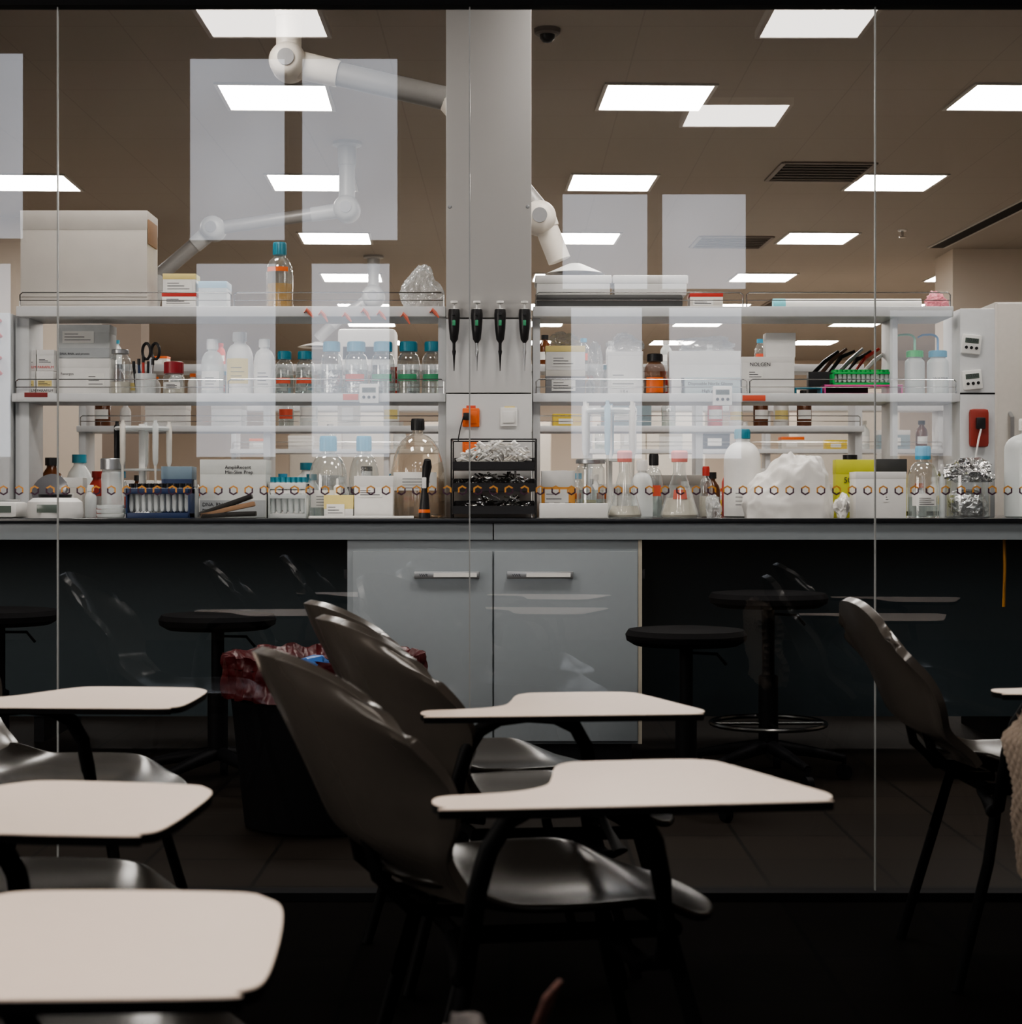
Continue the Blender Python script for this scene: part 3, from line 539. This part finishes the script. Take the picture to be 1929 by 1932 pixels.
# waste bag: broad, soft, creased
def wb(u,v):
    a=u*2*pi; e=v*pi/2*1.0; c=math.cos(e)**.5; s_=math.sin(e)**.9
    p=Vector((math.cos(a)*c,math.sin(a)*c,s_)); d1=noise.voronoi(p*1.5+Vector((3,1,2)))[0]; d2=noise.voronoi(p*3.1+Vector((8,1,5)))[0]
    n=.22*max(0,.4-(d1[1]-d1[0]))+.10*max(0,.35-(d2[1]-d2[0]))+.13*noise.noise(p*1.7)-.06
    lop=1-.25*max(0,-p.x)-.10*max(0,p.x-.5)
    return (p.x*.168*(1+n*.8),p.y*.10*(1+n*.6),max(0,s_*.225*(1+n*1.1)*lop))
b=B().grid(wb,110,44); bmesh.ops.remove_doubles(b.bm,verts=b.bm.verts,dist=.0003); b.ang=50
solid('waste_bag','soft crumpled white plastic bag full of waste','bag',b,[wbag],(X(1492,6.32),6.34,WZ))
cbox(1578,1650,867,6.5,WZ,.07,M('lime_yellow_card',(.6,.6,.05),.5),None,'kit_box','lime yellow reagent box',letter=[('500',.2,.6)],lsize=.03,sticker=(.1,.4,.1,.25,paper))
cbox(1654,1712,866,6.52,WZ,.07,M('lime_yellow_card',(.6,.6,.05),.5),M('dark_lid',(.05,.05,.05),.4),'kit_box','lime yellow reagent box with dark lid')
cbox(1615,1711,890,6.3,WZ,.12,white,None,'storage_box','white rectangular plastic storage box',lidh=.15,sticker=(.55,.1,.35,.2,paper))
bottle(1714,1770,842,6.34,WZ,blue,glassm,water,.35,paper,(.2,.4),desc='clear glass bottle with blue cap')
t=thing('foil_covered_beaker','glass beaker crowned with crumpled foil','beaker',(X(1826,6.42),6.42,WZ)); part('beaker',B().lathe([(0,.001),(.08,.001),(.084,.006),(.084,.16)],28),[glassm],t); part('foil_cover',B().blob((0,0,.135),(.085,.085,.045),.5,5,4,4,-.8),[foil],t); part('contents',B().blob((0,0,.004),(.07,.07,.06),.2,4,4,6,-.8),[foil],t)
bottle(1897,1990,790,6.4,WZ,white,plast,water,.5,None,desc='large translucent plastic carboy bottle',neck=.35,sh=.75,capf=.09)
t=thing('wall_outlet','rounded dark red power socket with black plug','power outlet',(X(1845,6.6),6.6,Z(808,6.6)))
part('plate',B().box(-.038,.038,-.035,0,-.075,.075,.016),[M('dark_red_plastic',(.26,.03,.02),.45)],t); part('plug',B().box(-.018,.018,-.055,-.034,-.005,.04,.006),[black],t); part('cable',B().tube([(0,-.05,-.005),(-.012,-.055,-.05),(-.02,-.05,-.11),(-.005,-.045,-.15)],.004,8),[white],t)
bottle(1772,1784,876,6.34,WZ,white,plast,None,.5,None,desc='slim plastic sample tube bottle')
bag(1576,1613,928,6.22,WZ,.08,wbag,'small crumpled white tissue',9,.4,name='tissue',cat='tissue')
bag(1330,1366,930,6.2,WZ,.08,bagm,'small crumpled clear wrapper',11,.4)
bottle(362,375,905,6.5,WZ,white,plast,None,.3,None,desc='small white sample bottle')
bottle(160,182,915,6.45,WZ,white,plast,None,.3,None,desc='small white sample bottle')
fridm=M('cream_fridge_enamel',(.50,.47,.43),.45)
t=thing('refrigerator','tall cream laboratory refrigerator beyond the bench','refrigerator',(2.62,8.0,0)); part('body',B().box(-.33,.33,0,.6,.03,1.93,.01),[fridm],t)
dd=part('door',B().box(-.33,.33,-.05,-.002,.08,1.92,.01),[fridm],t); part('handle',B().tube([(-.27,-.05,1.0),(-.27,-.09,1.02),(-.27,-.09,1.38),(-.27,-.05,1.4)],.01,8),[steel],dd)
part('foot',B().box(-.3,.3,.03,.5,0,.03),[black],t)
# pipettes on column
for k,px in enumerate((857,900,944,990)):
    t=thing('pipette','black and green handheld pipette hanging on the column hook','pipette',(X(px,6.52),6.52,Z(700,6.52)),group='pipettes hanging on the column'); h=Z(568,6.52)-Z(700,6.52)
    part('plunger',B().lathe([(0,h),(.014,h),(.014,h*.97),(.004,h*.96),(.004,h*.87),(0,h*.87)],12),[white],t)
    part('handle',B().lathe([(0,h*.88),(.021,h*.88),(.023,h*.8),(.02,h*.6),(.015,h*.45),(.006,h*.4),(0,h*.4)],14).box(-.006,.006,-.03,-.01,h*.78,h*.82,.002),[black],t)
    part('grip_band',B().box(-.006,.006,-.0245,-.014,h*.64,h*.72,.002),[glab],t)
    part('shaft',B().lathe([(0,h*.4),(.006,h*.4),(.006,h*.3),(.008,h*.28),(.005,h*.22),(.003,.1*h),(.0015,0),(0,0)],10),[steel if k%2 else dark],t)
    part('hook',B().box(-.012,.012,.012,.03,h*.84,h*.9,.002),[white],t)
# ---------------- fume extraction arms
fj=M('fume_arm_joint',(.72,.67,.60),.4); fj2=M('fume_arm_hazy_joint',(.42,.42,.41),.4)  # far arms use a greyer copy with the haze put into its colour
def P(px,py,d): return Vector((X(px,d),d,Z(py,d)))
def fume(name_label,top,pts,rs,joints,hood=None,fj=fj):
    o=Vector(top); t=thing('fume_extraction_arm',name_label,'extraction arm',o)
    part('ceiling_mount',B().lathe([(0,0),(.09,0),(.09,-.02),(.05,-.03),(.045,-.03)],24),[fj],t)
    for (a,b),r in zip(zip(pts,pts[1:]),rs):
        part('duct_tube',B().cyl(a-o,b-o,r,n=20),[duct if (b-a).z**2<.8*(b-a).length_squared else fj],t)
        part('tube_collar',B().cyl(a-o,a-o+(b-a)*min(.35,.22/(b-a).length),r*1.18,r*1.1,n=20),[fj],t)
    for j,r in joints:
        b=B(); c=j-o; b.tube([c+Vector((0,r*k,0)) for k in (-1.25,-1.2,-1.0,-.6,.6,1.0,1.2,1.25)],[r*q for q in (.3,.6,.85,1,1,.85,.6,.3)],28); part('swivel_joint',b,[fj],t)
        part('joint_knob',B().cyl(c+Vector((0,-r*1.3,0)),c+Vector((0,-r*1.2,0)),r*.45,n=24),[M('joint_knob_grey',(.25,.25,.26),.4)],t)
    if hood: 
        h,r=hood; part('hood',B().lathe([(.03,.045),(.05,.036),(r*.7,.018),(r,0),(r*.97,0),(r*.6,.012)],28,c=(h-o)),[white],t)
    return t
dA=7.3
j1=P(545,118,dA); fume('white and grey ceiling-mounted fume extraction arm with swivel joint',(j1.x,dA,LC),[Vector((j1.x,dA,LC)),j1,P(845,187,dA),P(1020,400,dA),P(1056,492,dA)],[.055,.052,.045,.05],[(j1,.08),(P(1018,412,dA),.072)],(P(1085,518,dA),.13))
dB=10.3
fume('small white fume extraction arm with two joints',(X(655,dB),dB,LC),[Vector((X(655,dB),dB,LC)),P(655,395,dB),P(403,432,dB),P(300,520,dB),P(285,600,dB)],[.05,.04,.045,.04],[(P(655,395,dB),.08),(P(403,432,dB),.075)],None,fj2)
dD=15
fume('distant white fume extraction arm',(X(705,dD),dD,LC),[Vector((X(705,dD),dD,LC)),P(705,560,dD),P(640,600,dD),P(600,640,dD)],[.05,.05,.05],[(P(705,560,dD),.1)],(P(600,655,dD),.18),fj2)
# ---------------- benches behind
rb=random.Random(11)
def simple_bottle(cap,body,lab,desc,rr=.04,h=.2,liq=None):
    t=thing('reagent_bottle',desc,'bottle',(0,0,-50)); rn=rr*.45
    part('body',B().lathe([(0,.001),(rr,.001),(rr,h*.6),(rr*.85,h*.7),(rn,h*.82),(rn,h*.87)],16),[body],t); part('cap',B().lathe([(0,h*.86),(rn*1.3,h*.86),(rn*1.3,h),(0,h)],14),[cap],t)
    if liq: part('liquid',B().lathe([(0,.004),(rr*.94,.004),(rr*.94,h*.45),(0,h*.45)],16),[liq],t)
    if lab: part('label_sticker',B().lathe([(rr*1.02,h*.2),(rr*1.02,h*.45)],10,a0=-pi/2-1,a1=-pi/2+1),[lab],t)
    return t
def simple_box(m,l,w,h,dep,desc):
    t=thing('storage_box',desc,'box',(0,0,-50)); part('body',B().box(-w/2,w/2,-dep/2,dep/2,0,h*.8,.003),[m],t); part('lid',B().box(-w/2-.002,w/2+.002,-dep/2-.002,dep/2+.002,h*.75,h,.003),[l],t); part('label_sticker',B().box(-w*.3,w*.2,-dep/2-.003,-dep/2-.001,h*.2,h*.6),[paper],t); return t
bp=[simple_bottle(blue,glassm,rlab,'glass bottle with blue cap on a lab shelf',liq=water),simple_bottle(white,white,ylab,'white plastic bottle with yellow label',.045,.22),simple_bottle(orange,white,None,'white bottle with orange cap',.035,.16),simple_bottle(red,M('red_bottle',(.6,.06,.04),.4),paper,'red plastic bottle with white label',.04,.2),simple_bottle(teal,plast,paper,'translucent bottle with teal cap',.05,.24),simple_bottle(white,plast,paper,'translucent bottle with white cap',.045,.2),simple_bottle(white,glassm,paper,'clear glass bottle with white cap',.045,.2,water),simple_bottle(black,M('brown_glass2',(.12,.04,.015),.15),paper,'brown glass bottle with black cap',.045,.22)]
xp=[simple_box(white,white,.22,.12,.14,'white storage box with label'),simple_box(offw,orange,.16,.09,.12,'white box with orange lid'),simple_box(M('grey_blue_card',(.3,.38,.42),.6),white,.26,.16,.16,'grey blue storage box with white lid'),simple_box(M('yellow_card',(.75,.55,.08),.6),yellow,.18,.08,.12,'small bright yellow storage box'),simple_box(white,offw,.2,.15,.15,'white storage box with cream lid'),simple_box(black,dark,.2,.13,.15,'black instrument case with label'),simple_box(offw,white,.14,.2,.14,'tall cream coloured storage box')]
def fill(x0,x1,y,z,grp,dens=1.0,pb=.6,sc=(.85,1.15),dep=.03,skip=()):
    x=x0
    while x<x1:
        if rb.random()<pb: p=rb.choice(bp); w=.1*sc[1]
        else: p=rb.choice(xp); w=.28*sc[1]
        x+=w/2
        if x+w/2>x1: break
        s=rb.uniform(*sc); hit=any(x+w/2>a and x-w/2<b for a,b in skip)
        if not hit: copy_thing(p,(x,y+rb.uniform(-dep,dep),z),rb.uniform(-.1,.1),scale=s,group=grp)
        x+=w/2+rb.uniform(0,.09)/dens+.005
def farbench(y,x0,x1,segs=((0,1),)):
    t=thing('lab_bench','further lab island bench with black worktop and white body','lab bench',(0,y,0))
    part('worktop',B().box(x0,x1,0,1.5,.9,WT,.003),[blackr],t); part('cabinet_row',B().box(x0+.05,x1-.05,.05,1.45,.0,.9,.003),[M('dark_grey_cabinet_row',(.05,.05,.055),.5)],t)
    for a,b in segs:
        u=thing('bench_shelf_unit','white two-tier shelf on a further bench','shelf',(0,y+.62,WT))
        part('lower_shelf',B().box(a,b,0,.27,LS-.033-WT,LS-WT,.003),[shelfm],u); part('upper_shelf',B().box(a,b,0,.27,US-.04-WT,US-WT,.003),[shelfm],u)
        for xx in (a,b-.04,(a+b)/2): part('upright',B().box(xx,xx+.04,.05,.25,0,US-.04-WT,.002),[shelfm],u)
        rail(u,a+.02,b-.02,LS-WT,.012)
        fill(a+.05,(a+b)/2-.04,y+.76,LS,'items on further bench shelves',5); fill((a+b)/2+.06,b-.05,y+.76,LS,'items on further bench shelves',5)
        if y<10: fill(a+.05,b-.08,y+.76,US,'items on further bench shelves',.4,.8,(.5,.8),skip=((-1.1,-.5),))
    fill(x0+.3,x1-.1,y+.2,WT,'items on further bench worktops',3); fill(x0+.3,x1-.1,y+.42,WT,'items on further bench worktops',3,.5,(1,1.4))
farbench(8.7,-3.0,2.1,segs=((-2.4,-.35),(.1,1.95)))
farbench(12.6,-2.7,3.6,segs=((-2.2,.2),(.6,3.4)))
# small extras on the near bench
fill(-1.88,-.32,6.7,WT,'small bottles at the rear of the bench',6,.9,(.6,.95),.008); fill(.15,1.48,6.7,WT,'small bottles at the rear of the bench',6,.9,(.6,.95),.008)
fill(-1.85,-.3,6.835,LS,'small bottles at the rear of the shelf',6,1,(.5,.62),.0); fill(.15,1.14,6.835,LS,'small bottles at the rear of the shelf',6,1,(.5,.62),.0)
fill(-1.8,-.3,7.1,WT,'items on the far side of the bench',5,.55,(.85,1.25)); fill(.15,1.95,7.1,WT,'items on the far side of the bench',5,.55,(.85,1.25))
for p in bp+xp:
    for c in list(p.children): bpy.data.objects.remove(c)
    bpy.data.objects.remove(p)
for x,y,w,h in ((3.3,16.5,.5,2.1),(-1.9,19,.6,2.1),(-.3,21,.8,2.0),(1.6,20,.7,2.1)):
    t=thing('tall_cupboard','tall beige storage cupboard against the far side','cupboard',(x,y,0)); part('body',B().box(-w,w,0,.5,0,h,.01),[beige],t)
    for s in (-1,1): part('door',B().box(min(s*.005,s*(w-.01)),max(s*.005,s*(w-.01)),-.02,0,.08,h-.03,.003),[offw],t)
# ---------------- stools
def stool(x,y,zs,r=.2,ring=False,lab='black round lab stool on casters'):
    t=thing('lab_stool',lab,'stool',(x,y,0),random.uniform(0,1))
    part('seat',B().lathe([(0,zs-.055),(r*.85,zs-.055),(r*.98,zs-.04),(r,zs-.022),(r*.95,zs-.006),(r*.6,zs),(0,zs-.002)],36),[stoolb],t)
    part('column',B().lathe([(0,.1),(.035,.1),(.035,zs*.55),(.022,zs*.56),(.022,zs-.055),(0,zs-.055)],16),[stoold],t)
    part('height_lever',B().tube([(0,0,zs-.08),(.1,0,zs-.085),(.13,0,zs-.12)],.005,8),[stoold],t)
    for k in range(5):
        a=k*2*pi/5; c,s=math.cos(a),math.sin(a)
        part('base_arm',B().tube([(.02*c,.02*s,.12),(.15*c,.15*s,.1),(.27*c,.27*s,.075)],[.025,.02,.015],10),[stoold],t)
        part('caster',B().cyl((.27*c-.012*s,.27*s+.012*c,.027),(.27*c+.012*s,.27*s-.012*c,.027),.027,n=16).cyl((.27*c,.27*s,.04),(.27*c,.27*s,.08),.008),[stoold],t)
    if ring:
        part('foot_ring',B().tube([(.2*math.cos(k/32*2*pi),.2*math.sin(k/32*2*pi),.2) for k in range(32)],.009,8,closed=True).tube([(-.2,0,.2),(.2,0,.2)],.007,8).tube([(0,-.2,.2),(0,.2,.2)],.007,8),[M('dull_chrome',(.2,.2,.2),.25,1)],t,'chrome foot ring')
stool(X(411,5.78),5.78,.6); stool(X(1293,5.45),5.42,.575,.195); stool(X(1467,5.75),5.95,.665,.21,True,'taller black lab stool with chrome foot ring'); stool(X(-20,5.6),5.7,.62)
# waste bin
t=thing('waste_bin','dark waste bin lined with a red bag','waste bin',(X(612,5.14),5.14,0)); zb=Z(1240,5.14)
part('bin',B().lathe([(0,.01),(.24,.01),(.29,zb-.03),(.3,zb-.02)],36),[stoolb],t)
def lin(u,v):
    a=u*2*pi; r=.302+.020*noise.noise(Vector((math.cos(a)*7,math.sin(a)*7,v*4)))+.005*math.sin(a*40); dz=.02*noise.noise(Vector((math.cos(a)*5,math.sin(a)*5,2)))
    if v<.75: return (r*math.cos(a),r*math.sin(a),zb-.11+(.11+.02)*v/.75+dz)
    k=(v-.75)/.25; return ((r-.05*k)*math.cos(a),(r-.05*k)*math.sin(a),zb+.02-.05*k+dz)
part('bag_liner',B().grid(lin,160,14),[M('red_film_liner',(.055,.004,.006),.32,bump=.9,bscale=22,var=.5,spec=.3)],t,'crumpled red bin liner folded over the rim')
part('blue_tie',B().blob((-.01,-.28,zb-.02),(.07,.02,.025),.4,4,3,2),[M('blue_film',(.02,.10,.32),.35)],t)
solid('hanging_cord','thin orange cord hanging beneath the bench','cord',B().tube([(0,0,0),(.004,0,.15),(0,0,.3)],.006,8),[M('orange_cord',(.5,.22,.02),.5)],(X(1902,6.2),6.25,.542+.05))
# ---------------- chairs
fr_m=M('black_tube_frame',(.004,.004,.0045),.6,0,spec=.10)
def sm(x): x=max(0,min(1,x)); return x*x*(3-2*x)
def chair(loc,rz,label,tablet=True,tx=0,ty=0,curv=.105,trot=0,brot=0,cut=True,lean=.15):
    t=thing('tablet_arm_chair',label,'chair',(loc[0],loc[1],0),rz,'tablet arm chairs')
    def seat(u,v):
        a=u*2-1; b=v*2-1; x=.24*a*math.sqrt(1-.42*b*b); y=.225*b*math.sqrt(1-.42*a*a)
        z=.43-.022*(1-a*a)*(1-b*b)-(.04*sm((a-.45)/.55))+.03*sm((-a-.5)/.5)+.008*b*b
        return (x+.01,y,z)
    o=part('seat',B().grid(seat,14,14),[seatm],t)
    cb_,sb_=math.cos(brot),math.sin(brot)
    def back(u,v):
        tt=u; s=v*2-1; w=.185+.065*sm(tt/.45); w*=1-.20*sm((tt-.8)/.2)**1.5
        x=-.2-.055*sm(tt/.25)-lean*tt**1.1+curv*s*s*(.55+.45*sm(tt/.5)); z=.445+.325*tt-.062*abs(s)**2.6*sm((tt-.45)/.55)
        x-=.006*math.exp(-((abs(s)-.95)/.08)**2)
        y=s*w; q=sm(tt/.3); px,py=x+.24,y; rx,ry=px*cb_-py*sb_,px*sb_+py*cb_
        return (-.24+px*(1-q)+rx*q,py*(1-q)+ry*q,z)
    p=part('backrest',B().grid(back,24,28),[chairm],t)
    for q,th in ((o,.012),(p,.017)):
        m=q.modifiers.new('s','SOLIDIFY'); m.thickness=th; m.offset=0; m=q.modifiers.new('b','BEVEL'); m.width=.005; m.segments=3; m.limit_method='ANGLE'; m=q.modifiers.new('u','SUBSURF'); m.levels=1; m.render_levels=1
    for s in (-1,1): part('back_bracket',B().tube([(-.12,s*.07,.405),(-.2,s*.07,.41),(-.25,s*.07,.46),(-.265,s*.06,.52)],.010,10),[fr_m],t)
    part('seat_frame',B().tube([(-.16,-.16,.395),(.15,-.16,.385),(.15,.16,.385),(-.16,.16,.395)],.012,10,closed=True),[fr_m],t)
    for sx,sy in ((-1,-1),(1,-1),(-1,1),(1,1)):
        part('leg',B().tube([(sx*.14,sy*.16,.385),(sx*.17,sy*.19,.25),(sx*.24,sy*.21,.0)],.0115,10),[fr_m],t)
    if tablet:
        ar=[(-.10,-.16,.39),(-.12,-.28,.37),(-.13,-.35,.39),(-.13,-.375,.44),(-.122,-.38,.50),(-.108,-.38,.55),(-.085,-.38,.585),(-.05,-.38,.603),(0,-.38,.608),(.05,-.38,.603),(.085,-.38,.585),(.105,-.38,.55),(.115,-.38,.50),(.125,-.37,.44),(.13,-.34,.39),(.125,-.27,.37),(.11,-.16,.385)]
        part('tablet_support',B().tube([(x+tx*.8,y+(ty if y<-.34 else 0),z+.002) for x,y,z in ar],.0125,12),[fr_m],t)
        if cut: raw=[(-.155,-.525),(-.13,-.54),(.25,-.545),(.285,-.535),(.30,-.50),(.285,-.43),(.245,-.27),(.225,-.225),(.18,-.21),(.06,-.212),(.03,-.225),(.012,-.26),(-.005,-.34),(-.022,-.395),(-.06,-.43),(-.11,-.445),(-.155,-.455),(-.168,-.49)]
        else: raw=[(-.15,-.525),(-.13,-.54),(.25,-.545),(.285,-.53),(.302,-.49),(.295,-.31),(.275,-.25),(.235,-.225),(.08,-.215),(.035,-.235),(0,-.30),(-.03,-.365),(-.06,-.40),(-.1,-.425),(-.145,-.44),(-.16,-.47)]
        n=len(raw); pts=[]
        for i in range(n):
            p0,p1,p2,p3=[Vector(raw[(i+k)%n]) for k in(-1,0,1,2)]
            for k in range(6):
                s=k/6; pts.append(tuple(.5*((2*p1)+(p2-p0)*s+(2*p0-5*p1+4*p2-p3)*s*s+(3*p1-p0-3*p2+p3)*s**3)))
        cr,srr=math.cos(trot),math.sin(trot); pts=[(x*cr-(y+.38)*srr+tx,x*srr+(y+.38)*cr-.38+ty) for x,y in pts]
        part('writing_tablet',B().poly(pts,.619,.6285,1,1).poly(pts,.6285,.63,0,0),[tabtop,fr_m],t,'cream laminate writing tablet with dark edge')
    return t
R=math.radians
chair((.04,2.45),R(15),'dark grey shell chair with cream tablet arm',tx=-.08,trot=R(-7),brot=R(9))
chair((.05,3.13),R(15),'dark grey shell chair with cream tablet arm',tx=-.105,ty=.15,trot=R(-9),brot=R(8))
chair((-.03,3.6),R(16),'dark grey shell chair without raised tablet',False,brot=R(8))
chair((-.495,1.70),R(2),'dark grey shell chair with cream tablet arm',cut=False)
chair((-.68,2.31),R(-6),'dark grey shell chair with cream tablet arm',tx=.068,cut=False)
chair((-.90,3.38),R(-3),'dark grey shell chair with cream tablet arm',tx=.07,cut=False)
chair((1.12,3.58),R(2),'dark grey shell chair with cream tablet arm',curv=.035,tx=-.09)
chair((1.30,2.62),R(5),'dark grey shell chair with a knitted sweater over its backrest')
# sweater
def sw(u,v):
    y=(v-.5)*.4; a=u*2-1; z=.64-.27*abs(a)**1.2+.02*noise.noise(Vector((u*5,v*5,0))); x=(.035 if a>0 else -.035)*min(1,abs(a)*4)+.024*abs(a)+.02*noise.noise(Vector((u*7,v*6,3)))
    k=.004*math.sin(u*150)*math.sin(v*120)
    return (x+(k if a>0 else -k),y,z-.3)
b=B(); b.ang=180; b.grid(sw,200,140); o=solid('knitted_sweater','beige knitted sweater draped over a chair','sweater',b,[M('beige_knit',(.22,.175,.14),.9)],(.845,2.58,.3)); m=o.modifiers.new('s','SOLIDIFY'); m.thickness=.02
# bag on the floor
t=thing('backpack','black backpack with dull pink patterned strap and pale cloth','bag',(-.0,1.5,0))
part('body',B().blob((0,0,0),(.16,.11,.265),.10,2,4,3,-.85),[M('black_fabric',(.004,.004,.0045),.9,spec=.05)],t)
def strapf(u,v):
    return (.010+.014*u+.016*v,-.115+.03*u,.525+.042*v+.006*u)
o=part('strap',B().grid(strapf,6,10),[M('muted_pink_patterned_fabric',(.11,.045,.035),.7,var=.95,bscale=120)],t,'dull pink patterned strap'); m=o.modifiers.new('s','SOLIDIFY'); m.thickness=.004
part('cloth',B().blob((-.034,-.10,.482),(.032,.03,.030),.5,5,4,5),[M('pale_cloth',(.16,.145,.14),.8)],t,'crumpled pale cloth')
# ---------------- world & camera
w=bpy.data.worlds.new('w'); S.world=w; w.use_nodes=True; w.node_tree.nodes['Background'].inputs[0].default_value=(.5,.6,.8,1); w.node_tree.nodes['Background'].inputs[1].default_value=.02
cam=bpy.data.cameras.new('camera'); co=bpy.data.objects.new('camera',cam); COL.objects.link(co); co.location=(0,0,CZ); co.rotation_euler=(pi/2,0,0)
cam.sensor_fit='HORIZONTAL'; cam.sensor_width=36; cam.lens=F/1929*36; cam.shift_y=-(966-HY)/1929; cam.shift_x=0; cam.clip_start=.05
cam.dof.use_dof=True; cam.dof.focus_distance=6.3; cam.dof.aperture_fstop=9
S.camera=co
try:
    S.view_settings.view_transform='AgX'; S.view_settings.look='AgX - Medium High Contrast'; S.view_settings.exposure=0.6
except Exception as e: print(e)
